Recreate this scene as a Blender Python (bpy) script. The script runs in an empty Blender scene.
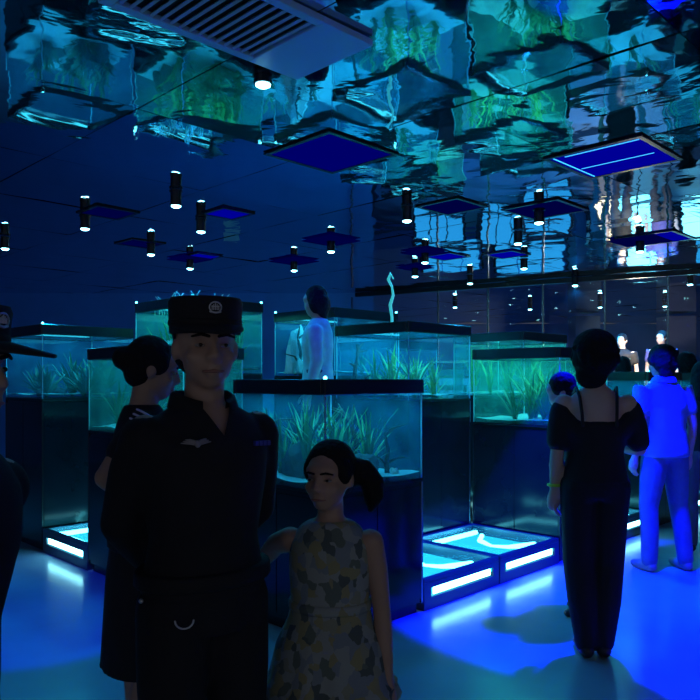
import bpy, bmesh, math, random
from mathutils import Vector, Matrix, noise
R = math.radians
random.seed(7)
C = bpy.context.scene.collection

# ------------------------------------------------------------------ camera
CH, F, HY = 1.45, 720.0, 380.0          # camera height, focal length in px, horizon row
cam_d = bpy.data.cameras.new('camera'); cam = bpy.data.objects.new('camera', cam_d); C.objects.link(cam)
cam.location = (0, 0, CH); cam.rotation_euler = (R(90), 0, 0)
cam_d.sensor_width = 36; cam_d.lens = 36 * F / 700; cam_d.shift_y = (HY - 350) / 700
cam_d.clip_start = .05
bpy.context.scene.camera = cam
def at(px, py, Y):                      # pixel + distance -> point
    return Vector(((px - 350) * Y / F, Y, CH + (HY - py) * Y / F))
def onz(px, py, z):                     # pixel + height -> point
    k = (z - CH) / (HY - py)
    return Vector(((px - 350) * k, F * k, z))

# ------------------------------------------------------------------ world, exposure
w = bpy.data.worlds.new('room_air'); bpy.context.scene.world = w; w.use_nodes = True
w.node_tree.nodes['Background'].inputs[0].default_value = (.55, .58, .72, 1)
w.node_tree.nodes['Background'].inputs[1].default_value = .23
vs = bpy.context.scene.view_settings
vs.view_transform = 'Standard'; vs.look = 'None'; vs.gamma = 1; vs.use_curve_mapping = False; vs.exposure = 0.0

TEAL = (.0, .40, 1.0)
BLUE = (.0, .0, 1.0)
CEIL = 2.92

# ------------------------------------------------------------------ materials
MATS = {}
def mat(name, col, rough=.5, metal=0, emit=None, estr=0, spec=.5, noise_s=None, noise_a=.15, bump=None, coat=0):
    if name in MATS: return MATS[name]
    m = bpy.data.materials.new(name); m.use_nodes = True
    nt = m.node_tree; b = nt.nodes['Principled BSDF']
    b.inputs['Base Color'].default_value = (*col, 1); b.inputs['Roughness'].default_value = rough
    b.inputs['Metallic'].default_value = metal; b.inputs['Specular IOR Level'].default_value = spec
    b.inputs['Coat Weight'].default_value = coat
    if emit:
        b.inputs['Emission Color'].default_value = (*emit, 1); b.inputs['Emission Strength'].default_value = estr
    if noise_s or bump:
        tc = nt.nodes.new('ShaderNodeTexCoord')
        n = nt.nodes.new('ShaderNodeTexNoise'); n.inputs['Scale'].default_value = noise_s or bump[0]
        n.inputs['Detail'].default_value = 4
        nt.links.new(tc.outputs['Object'], n.inputs['Vector'])
        if noise_s:
            mx = nt.nodes.new('ShaderNodeMix'); mx.data_type = 'RGBA'
            nt.links.new(n.outputs['Fac'], mx.inputs[0])
            mx.inputs[6].default_value = (*[c * (1 - noise_a) for c in col], 1)
            mx.inputs[7].default_value = (*[min(1, c * (1 + noise_a)) for c in col], 1)
            nt.links.new(mx.outputs[2], b.inputs['Base Color'])
        if bump:
            n2 = nt.nodes.new('ShaderNodeTexNoise'); n2.inputs['Scale'].default_value = bump[0]; n2.inputs['Detail'].default_value = 3
            nt.links.new(tc.outputs['Object'], n2.inputs['Vector'])
            bp = nt.nodes.new('ShaderNodeBump'); bp.inputs['Strength'].default_value = bump[1]; bp.inputs['Distance'].default_value = .02
            nt.links.new(n2.outputs['Fac'], bp.inputs['Height']); nt.links.new(bp.outputs[0], b.inputs['Normal'])
    MATS[name] = m
    return m
def emis(name, col, s): return mat(name, (0, 0, 0), .6, emit=col, estr=s, spec=0)

def pane_mat(name, tint, haze, hcol, gloss=1.0, rough=.02):
    """clear sheet: transparent + a thin hazy film + fresnel gloss"""
    m = bpy.data.materials.new(name); m.use_nodes = True; nt = m.node_tree
    for n in list(nt.nodes): nt.nodes.remove(n)
    N = nt.nodes.new
    out = N('ShaderNodeOutputMaterial'); tr = N('ShaderNodeBsdfTransparent'); tr.inputs[0].default_value = (*tint, 1)
    df = N('ShaderNodeBsdfDiffuse'); df.inputs[0].default_value = (*hcol, 1)
    tl = N('ShaderNodeBsdfTranslucent'); tl.inputs[0].default_value = (*hcol, 1)
    mh = N('ShaderNodeMixShader'); mh.inputs[0].default_value = .6
    nt.links.new(df.outputs[0], mh.inputs[1]); nt.links.new(tl.outputs[0], mh.inputs[2])
    ms = N('ShaderNodeMixShader')
    tc = N('ShaderNodeTexCoord'); nz = N('ShaderNodeTexNoise'); nz.inputs['Scale'].default_value = 5; nz.inputs['Detail'].default_value = 3
    nt.links.new(tc.outputs['Object'], nz.inputs['Vector'])
    mr = N('ShaderNodeMapRange'); mr.inputs[1].default_value = .3; mr.inputs[2].default_value = .7
    mr.inputs[3].default_value = haze * .4; mr.inputs[4].default_value = haze * 1.6
    nt.links.new(nz.outputs['Fac'], mr.inputs[0]); nt.links.new(mr.outputs[0], ms.inputs[0])
    nt.links.new(tr.outputs[0], ms.inputs[1]); nt.links.new(mh.outputs[0], ms.inputs[2])
    lw = N('ShaderNodeLayerWeight'); lw.inputs[0].default_value = .5
    pw = N('ShaderNodeMath'); pw.operation = 'POWER'; pw.inputs[1].default_value = 5; nt.links.new(lw.outputs['Facing'], pw.inputs[0])
    fr = N('ShaderNodeMath'); fr.operation = 'MULTIPLY_ADD'; fr.inputs[1].default_value = .8; fr.inputs[2].default_value = .035; nt.links.new(pw.outputs[0], fr.inputs[0])
    gl = N('ShaderNodeBsdfGlossy'); gl.inputs['Roughness'].default_value = rough; gl.inputs[0].default_value = (gloss, gloss, gloss, 1)
    mg = N('ShaderNodeMixShader'); nt.links.new(fr.outputs[0], mg.inputs[0])
    nt.links.new(ms.outputs[0], mg.inputs[1]); nt.links.new(gl.outputs[0], mg.inputs[2])
    nt.links.new(mg.outputs[0], out.inputs[0])
    MATS[name] = m
    return m

def mirror_mat():
    m = mat('polished_steel', (.42, .58, .72), .03, 1)
    nt = m.node_tree; b = nt.nodes['Principled BSDF']; N = nt.nodes.new
    g = N('ShaderNodeNewGeometry')
    n1 = N('ShaderNodeTexNoise'); n1.inputs['Scale'].default_value = 1.7; n1.inputs['Detail'].default_value = 4.0; n1.inputs['Roughness'].default_value = .36; n1.inputs['Distortion'].default_value = .6
    mp = N('ShaderNodeMapping'); mp.inputs['Scale'].default_value = (1, 1, 1)
    nt.links.new(g.outputs['Position'], mp.inputs[0]); nt.links.new(mp.outputs[0], n1.inputs['Vector'])
    bp = N('ShaderNodeBump'); bp.inputs['Strength'].default_value = .30; bp.inputs['Distance'].default_value = .03
    nt.links.new(n1.outputs['Fac'], bp.inputs['Height']); nt.links.new(bp.outputs[0], b.inputs['Normal'])
    return m

M_MIRROR = mirror_mat()
M_WALL = mat('blue_wall_paint', (.06, .22, .60), .45, noise_s=3, noise_a=.12)
M_FARWALL = mat('dark_wall_paint', (.05, .10, .16), .5, noise_s=2, noise_a=.2)
M_FLOOR = mat('grey_vinyl_floor', (.30, .40, .46), .22, noise_s=1.6, noise_a=.2, bump=(9, .06))
M_BLACK = mat('black_plastic', (.012, .014, .02), .25)
M_CAB = mat('black_gloss_laminate', (.010, .013, .022), .12, noise_s=4, noise_a=.3)
M_STEEL = mat('steel_trim', (.25, .35, .42), .25, 1)
M_PLATF = mat('slate_blue_metal', (.05, .09, .14), .3, .4)
M_WHITEP = mat('white_enamel', (.36, .66, .80), .4, noise_s=6, noise_a=.06)
M_SLOT = mat('duct_black', (.004, .005, .008), .6)
M_SAND = mat('aquarium_sand', (.62, .66, .60), .8, noise_s=60, noise_a=.3, bump=(70, .8))
M_SEAM = mat('silicone_seam', (.45, .75, .8), .35)
M_GLASS = pane_mat('aquarium_glass', (.78, .95, .98), .17, (.04, .40, .56))
M_GLASSG = pane_mat('aquarium_glass_green', (.76, .97, .93), .24, (.05, .46, .40))
M_TOPGLASS = pane_mat('platform_glass', (.7, .95, 1.0), .06, (.2, .75, .9))
M_PART = pane_mat('partition_glass', (.92, .96, 1.0), .012, (.2, .4, .6), .7)
M_LEAF = mat('plant_green', (.07, .24, .05), .45, noise_s=8, noise_a=.35)
M_LEAF2 = mat('plant_yellow_green', (.24, .42, .08), .45, noise_s=8, noise_a=.3)
M_LEAF3 = mat('plant_dark_green', (.03, .12, .04), .45, noise_s=8, noise_a=.4)
M_WOOD = mat('driftwood', (.06, .045, .03), .8, noise_s=14, noise_a=.5, bump=(25, .6))
M_ROCK = mat('dark_stone', (.07, .09, .09), .8, noise_s=9, noise_a=.5, bump=(14, .8))
M_PALE = mat('pale_stone', (.62, .58, .52), .8, noise_s=7, noise_a=.25, bump=(12, .8))
M_LED = emis('corner_glint_glow', (.12, .85, 1.0), 9)
M_LEDT = emis('led_teal', (.05, .7, .9), 2.5)
M_SLOTLED = emis('slot_light', (.30, .92, 1.0), 9)
M_LENS = emis('spot_lens', (.30, .9, 1.0), 22)
M_BLUEP = emis('blue_panel_glow', (.0, .0, 1.0), .3)
M_BLUED = emis('blue_panel_dim', (.0, .005, .6), .08)

# ------------------------------------------------------------------ mesh helpers
def box(bm, x0, x1, y0, y1, z0, z1):
    v = [bm.verts.new(p) for p in ((x0,y0,z0),(x1,y0,z0),(x1,y1,z0),(x0,y1,z0),(x0,y0,z1),(x1,y0,z1),(x1,y1,z1),(x0,y1,z1))]
    for f in ((3,2,1,0),(4,5,6,7),(0,1,5,4),(1,2,6,5),(2,3,7,6),(3,0,4,7)): bm.faces.new([v[i] for i in f])
def tube(bm, pts, rad, seg=10, ends=True):
    """swept round tube; rad is a number or a list; rounded closed ends"""
    pts = [Vector(p) for p in pts]; n = len(pts)
    rad = rad if isinstance(rad, (list, tuple)) else [rad] * n
    d0 = (pts[1] - pts[0]).normalized(); d1 = (pts[-1] - pts[-2]).normalized()
    P, Q = [], []
    if ends:
        for a in (80, 50, 22): P.append(pts[0] - d0 * rad[0] * math.sin(R(a))); Q.append(rad[0] * math.cos(R(a)))
    P += pts; Q += list(rad)
    if ends:
        for a in (22, 50, 80): P.append(pts[-1] + d1 * rad[-1] * math.sin(R(a))); Q.append(rad[-1] * math.cos(R(a)))
    up = Vector((0, 0, 1)) if abs(d0.z) < .9 else Vector((0, 1, 0))
    rings = []
    for i, p in enumerate(P):
        t = (P[min(i+1, len(P)-1)] - P[max(i-1, 0)]).normalized()
        a = up - t * up.dot(t); a.normalize(); b = t.cross(a); up = a
        rings.append([bm.verts.new(p + (a * math.cos(2*math.pi*k/seg) + b * math.sin(2*math.pi*k/seg)) * Q[i]) for k in range(seg)])
    for r0, r1 in zip(rings, rings[1:]):
        for k in range(seg): bm.faces.new((r0[k], r0[(k+1) % seg], r1[(k+1) % seg], r1[k]))
    bm.faces.new(rings[0][::-1]); bm.faces.new(rings[-1])
def loft(bm, rings, seg=20, tf=None):
    """stacked ellipses (cx, cy, z, rx, ry), capped"""
    rr = []
    for cx, cy, z, rx, ry in rings:
        row = []
        for k in range(seg):
            a = 2*math.pi*k/seg
            p = Vector((cx + rx*math.cos(a), cy + ry*math.sin(a), z))
            row.append(bm.verts.new(tf(p) if tf else p))
        rr.append(row)
    for r0, r1 in zip(rr, rr[1:]):
        for k in range(seg): bm.faces.new((r0[k], r0[(k+1) % seg], r1[(k+1) % seg], r1[k]))
    bm.faces.new(rr[0][::-1]); bm.faces.new(rr[-1])
def ball(bm, c, r, tf=None, u=14, v=10):
    c = Vector(c); rx, ry, rz = r if isinstance(r, (tuple, list)) else (r, r, r)
    rows = []
    for i in range(1, v):
        th = math.pi * i / v
        row = []
        for k in range(u):
            a = 2*math.pi*k/u
            p = c + Vector((rx*math.sin(th)*math.cos(a), ry*math.sin(th)*math.sin(a), rz*math.cos(th)))
            row.append(bm.verts.new(tf(p) if tf else p))
        rows.append(row)
    tp, bt = c + Vector((0,0,rz)), c - Vector((0,0,rz))
    t = bm.verts.new(tf(tp) if tf else tp); b = bm.verts.new(tf(bt) if tf else bt)
    for k in range(u):
        bm.faces.new((t, rows[0][k], rows[0][(k+1) % u])); bm.faces.new((b, rows[-1][(k+1) % u], rows[-1][k]))
    for r0, r1 in zip(rows, rows[1:]):
        for k in range(u): bm.faces.new((r0[k], r1[k], r1[(k+1) % u], r0[(k+1) % u]))
def mesh_of(bm, name, m, smooth=False, bevel=0):
    if bevel:
        bmesh.ops.bevel(bm, geom=bm.edges[:], offset=bevel, segments=1, affect='EDGES', clamp_overlap=True)
    bmesh.ops.recalc_face_normals(bm, faces=bm.faces[:])
    me = bpy.data.meshes.new(name); bm.to_mesh(me); bm.free()
    if m: me.materials.append(m)
    if smooth:
        for p in me.polygons: p.use_smooth = True
    return me
def link(name, me, parent=None, loc=None, rot=None):
    o = bpy.data.objects.new(name, me); C.objects.link(o)
    if parent: o.parent = parent
    if loc is not None: o.location = loc
    if rot is not None: o.rotation_euler = rot
    return o
def obj(name, bm, m, parent=None, smooth=False, bevel=0, loc=None, rot=None):
    return link(name, mesh_of(bm, name, m, smooth, bevel), parent, loc, rot)
def obox(name, dims, m, parent=None, bevel=0, loc=None, rot=None):
    bm = bmesh.new(); box(bm, *dims); return obj(name, bm, m, parent, False, bevel, loc, rot)
def tag(o, label=None, cat=None, group=None, kind=None):
    if label: o['label'] = label
    if cat: o['category'] = cat
    if group: o['group'] = group
    if kind: o['kind'] = kind
    return o
def thing(name, label, cat, loc=(0,0,0), rz=0, group=None):
    o = bpy.data.objects.new(name, None); C.objects.link(o); o.empty_display_size = .1
    o.location = loc; o.rotation_euler = (0, 0, rz)
    return tag(o, label, cat, group)
def lamp(name, kind, energy, col, parent=None, loc=(0,0,0), rot=(0,0,0), **kw):
    d = bpy.data.lights.new(name, kind); d.energy = energy; d.color = col
    for k, v in kw.items(): setattr(d, k, v)
    return link(name, d, parent, loc, rot)
A45 = R(45)

# ------------------------------------------------------------------ the room
f = obox('floor', (-9, 12, -1.5, 19, -.1, 0), M_FLOOR); tag(f, kind='structure')
LWY = 12.2
wl = obox('wall_back', (-9, .4, LWY, LWY + .15, 0, CEIL), M_WALL); tag(wl, kind='structure')
wr = obox('wall_return', (.25, .4, LWY + .15, 18.8, 0, CEIL), M_WALL); tag(wr, kind='structure')
wf = obox('wall_far', (.25, 12, 18.8, 19, 0, CEIL), M_WALL); tag(wf, kind='structure')
wL = obox('wall_left', (-9.15, -9, -1.5, LWY + .15, 0, CEIL), M_WALL); tag(wL, kind='structure')
wR = obox('wall_right', (12, 12.15, -1.5, 19, 0, CEIL), M_FARWALL); tag(wR, kind='structure')
ce = obox('ceiling', (-9.2, 12.2, -1.5, 19.2, CEIL + .03, CEIL + .15), M_BLACK); tag(ce, kind='structure')

# mirror-polished ceiling panels, each slightly out of flat
TS = 1.2
variants = []
for vi in range(7):
    bm = bmesh.new(); n = 5; g = {}
    for i in range(n + 1):
        for j in range(n + 1):
            x = (i / n - .5) * (TS - .008); y = (j / n - .5) * (TS - .008)
            z = .006 * noise.noise(Vector((x * 1.7 + vi * 9.1, y * 1.7, vi * 3.3)))
            g[i, j] = bm.verts.new((x, y, z))
    for i in range(n):
        for j in range(n): bm.faces.new((g[i,j], g[i,j+1], g[i+1,j+1], g[i+1,j]))
    me = bpy.data.meshes.new('ceiling_panel'); bm.to_mesh(me); bm.free(); me.materials.append(M_MIRROR)
    for p in me.polygons: p.use_smooth = True
    variants.append(me)
rnd = random.Random(3)
for a in range(-14, 22):
    for b in range(-12, 22):
        X = (a - b) * TS * .7071 - .3; Y = (a + b) * TS * .7071 + .5
        if Y < .9 or Y > 18.6 or abs(X) > Y * .52 + 1.3: continue
        o = link('ceiling_panel', rnd.choice(variants), ce, (X, Y, CEIL), (R(rnd.uniform(-.22, .22)), R(rnd.uniform(-.22, .22)), A45 + rnd.choice((0, R(90), R(180)))))

# ------------------------------------------------------------------ raised stage, partition, pillars in the far room
st = obox('stage', (.6, 11.8, 13.0, 18.7, 0, .5), M_FARWALL, bevel=.01); tag(st, kind='structure')
p0, p1 = Vector((.1, 12.1, 0)), Vector((7.6, 7.75, 0))
pdir = (p1 - p0); plen = pdir.length; pa = math.atan2(pdir.y, pdir.x)
pt = thing('glass_partition', 'long glass screen with dark top rail hung under mirror ceiling', 'partition', p0, pa)
obox('top_rail', (0, plen, -.035, .035, CEIL - .075, CEIL - .004), M_BLACK, pt, .004)
obox('bottom_rail', (0, plen, -.03, .03, 0, .05), M_STEEL, pt, .004)
cuts = []
for px in (352, 438, 488, 543, 605, 668, 740):
    tx = (px - 350) / F                                   # ray X = tx*Y meets the partition line
    s = (tx * p0.y - p0.x) / (pdir.x - tx * pdir.y); cuts.append(s * plen)
for s in cuts: obox('mullion', (s - .012, s + .012, -.015, .015, .05, CEIL - .075), M_STEEL, pt)
for s0, s1 in zip(cuts, cuts[1:]):
    bm = bmesh.new(); vv = [bm.verts.new(q) for q in ((s0+.012,0,.05),(s1-.012,0,.05),(s1-.012,0,CEIL-.075),(s0+.012,0,CEIL-.075))]; bm.faces.new(vv)
    obj('pane', bm, M_PART, pt)
for i, (px, wd, lab) in enumerate(((584, .55, 'slim dark blue pillar beside the smaller warm-lit face'), (676, .62, 'wide grey-blue pillar beside the warm-lit leaning person'))):
    p = at(px, 380, 16.2)
    bm = bmesh.new(); box(bm, -wd/2, wd/2, -wd/2, wd/2, .56, CEIL - .05)
    t = thing('pillar', lab, 'pillar', (p.x, p.y, 0)); obj('shaft', bm, mat('pillar_paint%d' % i, ((.04, .10, .2), (.12, .14, .26))[i], .5), t)
    obox('base_block', (-wd/2-.03, wd/2+.03, -wd/2-.03, wd/2+.03, .5, .56), M_BLACK, t, .005)

# ------------------------------------------------------------------ ceiling: air conditioner, spot lamps, blue panels
fc = onz(297, 73, CEIL)
ac = thing('air_vent', 'white rectangular air-conditioner vent with dark slats in mirror ceiling', 'air vent', (fc.x, fc.y, CEIL - .035), A45)
L, W = 1.0, .5                                             # body spans local x -L..0, y -W..0
bm = bmesh.new()
box(bm, -.29, 0, -W, 0, 0, .03); box(bm, -L, -L+.05, -W, 0, 0, .03)
box(bm, -L+.05, -.29, -W, -W+.045, 0, .03); box(bm, -L+.05, -.29, -.045, 0, 0, .03)
obj('frame', bm, M_WHITEP, ac, bevel=.003)
obox('duct', (-L+.05, -.29, -W+.045, -.045, .022, .03), M_SLOT, ac)
sm = bmesh.new(); box(sm, -.006, .006, -W/2+.045, W/2-.045, -.008, .008); sl = mesh_of(sm, 'slat', M_WHITEP)
for i in range(15):
    x = -L + .05 + (L - .34) * (i + .5) / 15
    link('slat', sl, ac, (x, -W/2, .012), (0, R(35), 0))

SP_N = [0]
def downlight(px, py, label, plate=.0, energy=30, length=.12, blue=False, cone=75):
    p = onz(px, py, CEIL - length)
    t = thing('downlight', label, 'ceiling lamp', (p.x, p.y, CEIL - .008), 0, 'cylinder downlights on the mirror ceiling')
    bm = bmesh.new(); r = .045
    loft(bm, [(0,0,-length+.0,r*.86,r*.86),(0,0,-length,r,r),(0,0,-length+.02,r,r),(0,0,-length+.02,r*.95,r*.95),(0,0,-.012,r*.95,r*.95),(0,0,-.012,r*1.15,r*1.15),(0,0,0,r*1.15,r*1.15)], 16)
    obj('housing', bm, M_BLACK, t, smooth=False)
    bm = bmesh.new(); loft(bm, [(0,0,-length-.012,r*.5,r*.5),(0,0,-length-.004,r*.8,r*.8),(0,0,-length-.001,r*.8,r*.8)], 16); obj('lens', bm, M_LENS, t)
    if plate:
        o = obox('mounting_plate', (-plate, plate, -plate, plate, -.012, -.002), M_BLUED, t, .003, rot=(0, 0, A45))
    lamp('bulb', 'SPOT', energy, BLUE if blue else TEAL, t, (0, 0, -length-.02), (0, 0, 0), spot_size=R(cone*2 if cone < 80 else 160), spot_blend=.6, shadow_soft_size=.03)
spots = [(5,248,0,'with a faint halo against the far left blue wall'), (85,228,0,'hanging over the low wide tank near the visored cap'), (176,205,0,'with a bright flare above the uniformed person'),
         (201,231,0,'beside the pale notice reflection'), (151,254,0,'small, over the tank with the twig top'), (190,268,.2,'smallest, near the back blue wall over the twig-topped tank'),
         (331,251,.22,'hanging through a blue square plate above the person in pale blouse'), (294,270,.22,'on a small blue plate near the back blue wall'),
         (407,220,0,'above the tall tank with grass plants'), (518,243,0,'between the dark square plates over the tank by the person in black'), (539,222,0,'next to the rippled bright reflections'),
         (524,268,0,'just in front of the long dark rail'), (640,251,.24,'on a blue plate among the brightest reflections'), (425,262,.2,'dark cylinder on a plate by the wall corner'),
         (470,283,0,'added far behind the long rail'), (575,285,0,'added far behind the rail by the slim pillar'), (690,284,0,'added far behind the rail by the wide pillar'),  # these three are added to bring light into the far room
         (455,307,0,'added over the stage near the return wall'), (530,309,0,'added over the middle of the stage'), (600,307,0,'added over the stage by the slim pillar'), (665,306,0,'added over the stage by the wide pillar'),  # stage downlights added to brighten the far wall
         (415,276,.18,'small dark cylinder before the rail end'), (263,83,0,'with a strong star glare beside the air vent')]
for px, py, pl, lab in spots:
    near = px == 263
    downlight(px, py, 'black cylinder downlight ' + lab, pl, 10 if near else (200 if py > 300 else 48), .05 if near else .12)

def blue_panel(px, py, half, m, label, power=0):
    p = onz(px, py, CEIL)
    t = thing('square_panel', label, 'ceiling panel', (p.x, p.y, CEIL - .012), A45, 'square blue ceiling panels')
    bm = bmesh.new(); h = half; b = .03
    for q in ((-h,h,-h,-h+b),(-h,h,h-b,h),(-h,-h+b,-h+b,h-b),(h-b,h,-h+b,h-b)): box(bm, *q, 0, .011)
    obj('panel_frame', bm, M_BLACK, t)
    obox('diffuser', (-h+b, h-b, -h+b, h-b, .004, .010), m, t)
    return t
bp1 = blue_panel(331, 153, .31, emis('blue_panel_half', (0, 0, 1), .14), 'blue square panel with dark frame above the front aquarium')
bp2 = blue_panel(613, 158, .33, M_BLUEP, 'glowing blue square panel above the person in blue-lit shirt')
for d in ((-.29, .29, .268, .276), (-.276, -.268, -.29, .20), (.05, .055, -.25, .25)): obox('light_streak', (*d, .001, .004), emis('streak_glow', (.05, .45, 1), 1.6), bp2)  # thin glowing bars standing for light streaks on the panel
for px, py, h, m, lab in ((108, 212, .2, M_BLUED, 'dark square panel near the left downlights'), (228, 213, .17, M_BLUEP, 'small blue square panel beside the flaring downlight'),
        (140, 243, .2, M_BLUED, 'dark square panel over the left tanks'), (202, 256, .18, M_BLUEP, 'small blue panel before the back blue wall'),
        (452, 206, .22, M_BLUED, 'dark square panel above the tall grass tank'), (545, 209, .27, M_BLUED, 'wide dark square panel above the rear right tank'),
        (447, 256, .2, M_BLUEP, 'small blue panel close to the rail'), (507, 254, .2, M_BLUEP, 'small blue panel between two downlights near the rail'), (655, 238, .3, M_BLUEP, 'blue panel among the brightest reflections')):
    blue_panel(px, py, h, m, lab)
# the deep-blue beams that fall on the floor come from the two large panels and, by the left, an added flood lamp out of view
def aim(src, dst):
    d = Vector(dst) - Vector(src); return d.to_track_quat('-Z', 'Y').to_euler()
def beam(src, dst, e, size, blend=.12, par=None):
    return lamp('blue_beam', 'SPOT', e, BLUE, None, src, aim(src, dst), spot_size=R(size), spot_blend=blend, shadow_soft_size=.06)
def blue_flood(px, py, dst, e, size, label):
    """small blue flood lamp added above the view, clipped to the ceiling"""
    p = onz(px, py, CEIL - .12)
    t = thing('added_flood_lamp', label, 'lamp', (p.x, p.y, CEIL - .006), 0, 'unseen blue flood lamps')
    d = (Vector(dst) - p).normalized()
    bm = bmesh.new(); tube(bm, [(0,0,0), (0,0,-.07)], .012, 8); obj('stem', bm, M_BLACK, t)
    bm = bmesh.new(); c = Vector((0,0,-.10)); tube(bm, [c - d*.05, c + d*.03], [.03, .05], 14, ends=False); obj('head', bm, M_BLACK, t)
    bm = bmesh.new(); tube(bm, [c + d*.0301, c + d*.034], .042, 14, ends=False); obj('lens', bm, emis('blue_lens', (.02, .05, 1), 6), t)
    l = lamp('bulb', 'SPOT', e, BLUE, t, c + d*.06, d.to_track_quat('-Z', 'Y').to_euler(), spot_size=R(size), spot_blend=.15, shadow_soft_size=.05)
    return t
bl = lamp('panel_beam', 'SPOT', 1700, BLUE, bp2, (0, 0, -.02), (0, 0, 0), spot_size=R(65), spot_blend=.05, shadow_soft_size=.05)
bl.rotation_euler = (0, R(-4), 0)
lamp('panel_beam', 'SPOT', 30, BLUE, bp1, (0, 0, -.02), (0, 0, 0), spot_size=R(100), spot_blend=.3, shadow_soft_size=.05)
blue_flood(60, -110, (-1.95, 4.55, 0), 420, 26, 'unseen blue flood lamp over the floor by the left platform')  # unseen lamp added for the blue patch on the left floor

# ------------------------------------------------------------------ aquaria on cabinets, lit glass platforms
S = .846; HS = S / 2
O = Vector((-.135, 3.9)); G = Vector((-1.4, 4.87)); ST = .6
def cell(org, i, j):                                       # centre of grid cell (i, j)
    return Vector((org.x + ST * (i - j), org.y + ST * (i + j) + ST))
def pane_bm(pts):
    bm = bmesh.new(); bm.faces.new([bm.verts.new(p) for p in pts]); return bm
leaf_meshes = {}
def leaf_variants(m):
    if m.name in leaf_meshes: return leaf_meshes[m.name]
    out = []
    for v in range(4):
        r = random.Random(v); bm = bmesh.new(); n = 6; bend = .15 + .28 * v / 3; tw = r.uniform(-.6, .6); prev = None
        for i in range(n + 1):
            t = i / n; wd = .030 * (1 - t**2.2) * (.5 + min(1, t * 4) * .5) + .002
            x = bend * t * t; z = t * (1 - .12 * bend * t); c, s = math.cos(tw * t), math.sin(tw * t)
            a = bm.verts.new((x - s * wd * .3, -wd * c, z)); m_ = bm.verts.new((x - .006, 0, z)); b = bm.verts.new((x + s * wd * .3, wd * c, z))
            if prev: bm.faces.new((prev[0], prev[1], m_, a)); bm.faces.new((prev[1], prev[2], b, m_))
            prev = (a, m_, b)
        me = bpy.data.meshes.new('leaf'); bm.to_mesh(me); bm.free(); me.materials.append(m)
        for p in me.polygons: p.use_smooth = True
        out.append(me)
    leaf_meshes[m.name] = out
    return out
def plant(pos, h, n, spread, m, label, seed, single=True, group='plants in the aquaria', wide=1.0, tank_c=None):
    r = random.Random(seed)
    t = thing('aquatic_plant', label, 'plant', pos, 0, group)
    vs_ = leaf_variants(m); lim = HS - .025
    def inside(mt, me):                                     # does the whole leaf stay within the tank's glass?
        for v in me.vertices:
            p_ = Vector(pos) + mt @ v.co; dx, dy = p_.x - tank_c.x, p_.y - tank_c.y
            if abs(dx + dy) * .7071 > lim or abs(dy - dx) * .7071 > lim or p_.z - pos[2] > .495: return False
        return True
    def place():
        for q in range(60):
            hh = h * r.uniform(.5, 1.05) * (1 - q * .008); me = r.choice(vs_)
            l = (r.uniform(-.015, .015), r.uniform(-.015, .015), 0); e = (0, spread * r.uniform(-.2, 1), r.uniform(0, 6.28))
            mt = Matrix.Translation(l) @ Matrix.Rotation(e[2], 4, 'Z') @ Matrix.Rotation(e[1], 4, 'Y') @ Matrix.Diagonal((hh, hh * wide, hh, 1))
            if inside(mt, me): return hh, me, l, e, mt
        return None
    bm = bmesh.new(); tube(bm, [(0,0,0), (0,0,.03)], [.02, .012], 8); obj('crown', bm, m, t, True)
    if single:
        for k in range(n):
            g_ = place()
            if not g_: continue
            hh, me, l, e, mt = g_
            o = link('leaf', me, t, l, e); o.scale = (hh, hh * wide, hh)
    else:
        bm = bmesh.new()
        for k in range(n):
            g_ = place()
            if not g_: continue
            hh, me, l, e, mt = g_
            n0 = len(bm.verts); bm.from_mesh(me); bm.verts.ensure_lookup_table()
            for v in bm.verts[n0:]: v.co = mt @ v.co
        me = bpy.data.meshes.new('foliage'); bm.to_mesh(me); bm.free(); me.materials.append(m)
        tag(link('foliage', me, t), kind='stuff')
    return t
def rock(pos, r, m, label, seed, cat='rock'):
    bm = bmesh.new(); bmesh.ops.create_icosphere(bm, subdivisions=3, radius=1)
    for v in bm.verts:
        d = 1 + .35 * noise.noise(v.co * 1.6 + Vector((seed * 3.1, 0, 0))) + .14 * noise.noise(v.co * 4.5 + Vector((0, seed, 0)))
        v.co = Vector((v.co.x * r[0] * d, v.co.y * r[1] * d, max(-.0, v.co.z * d) * r[2]))
    o = obj('rock', bm, m, None, False, 0, pos); return tag(o, label, cat)
def driftwood(pos, size, label, seed, rz=0):
    r = random.Random(seed); bm = bmesh.new()
    tr = [(0,0,-.0), (.05,.02,.2), (-.03,.0,.45), (.10,.03,.72), (.06,.0,.98)]
    tube(bm, [Vector(p) * size for p in tr], [.05*size, .045*size, .04*size, .03*size, .012*size], 8)
    for k in range(5):
        b = Vector(tr[r.choice((1,2,3))]) * size; a = r.uniform(0, 6.28); l = size * r.uniform(.2, .45)
        e = b + Vector((math.cos(a), math.sin(a), r.uniform(.2, .9))) * l
        mid = (b + e) / 2 + Vector((r.uniform(-.05,.05), r.uniform(-.05,.05), .05)) * size
        tube(bm, [b, mid, e], [.025*size, .02*size, .008*size], 6)
    o = obj('driftwood', bm, M_WOOD, None, True, 0, pos, (0, 0, rz)); return tag(o, label, 'driftwood')

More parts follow.
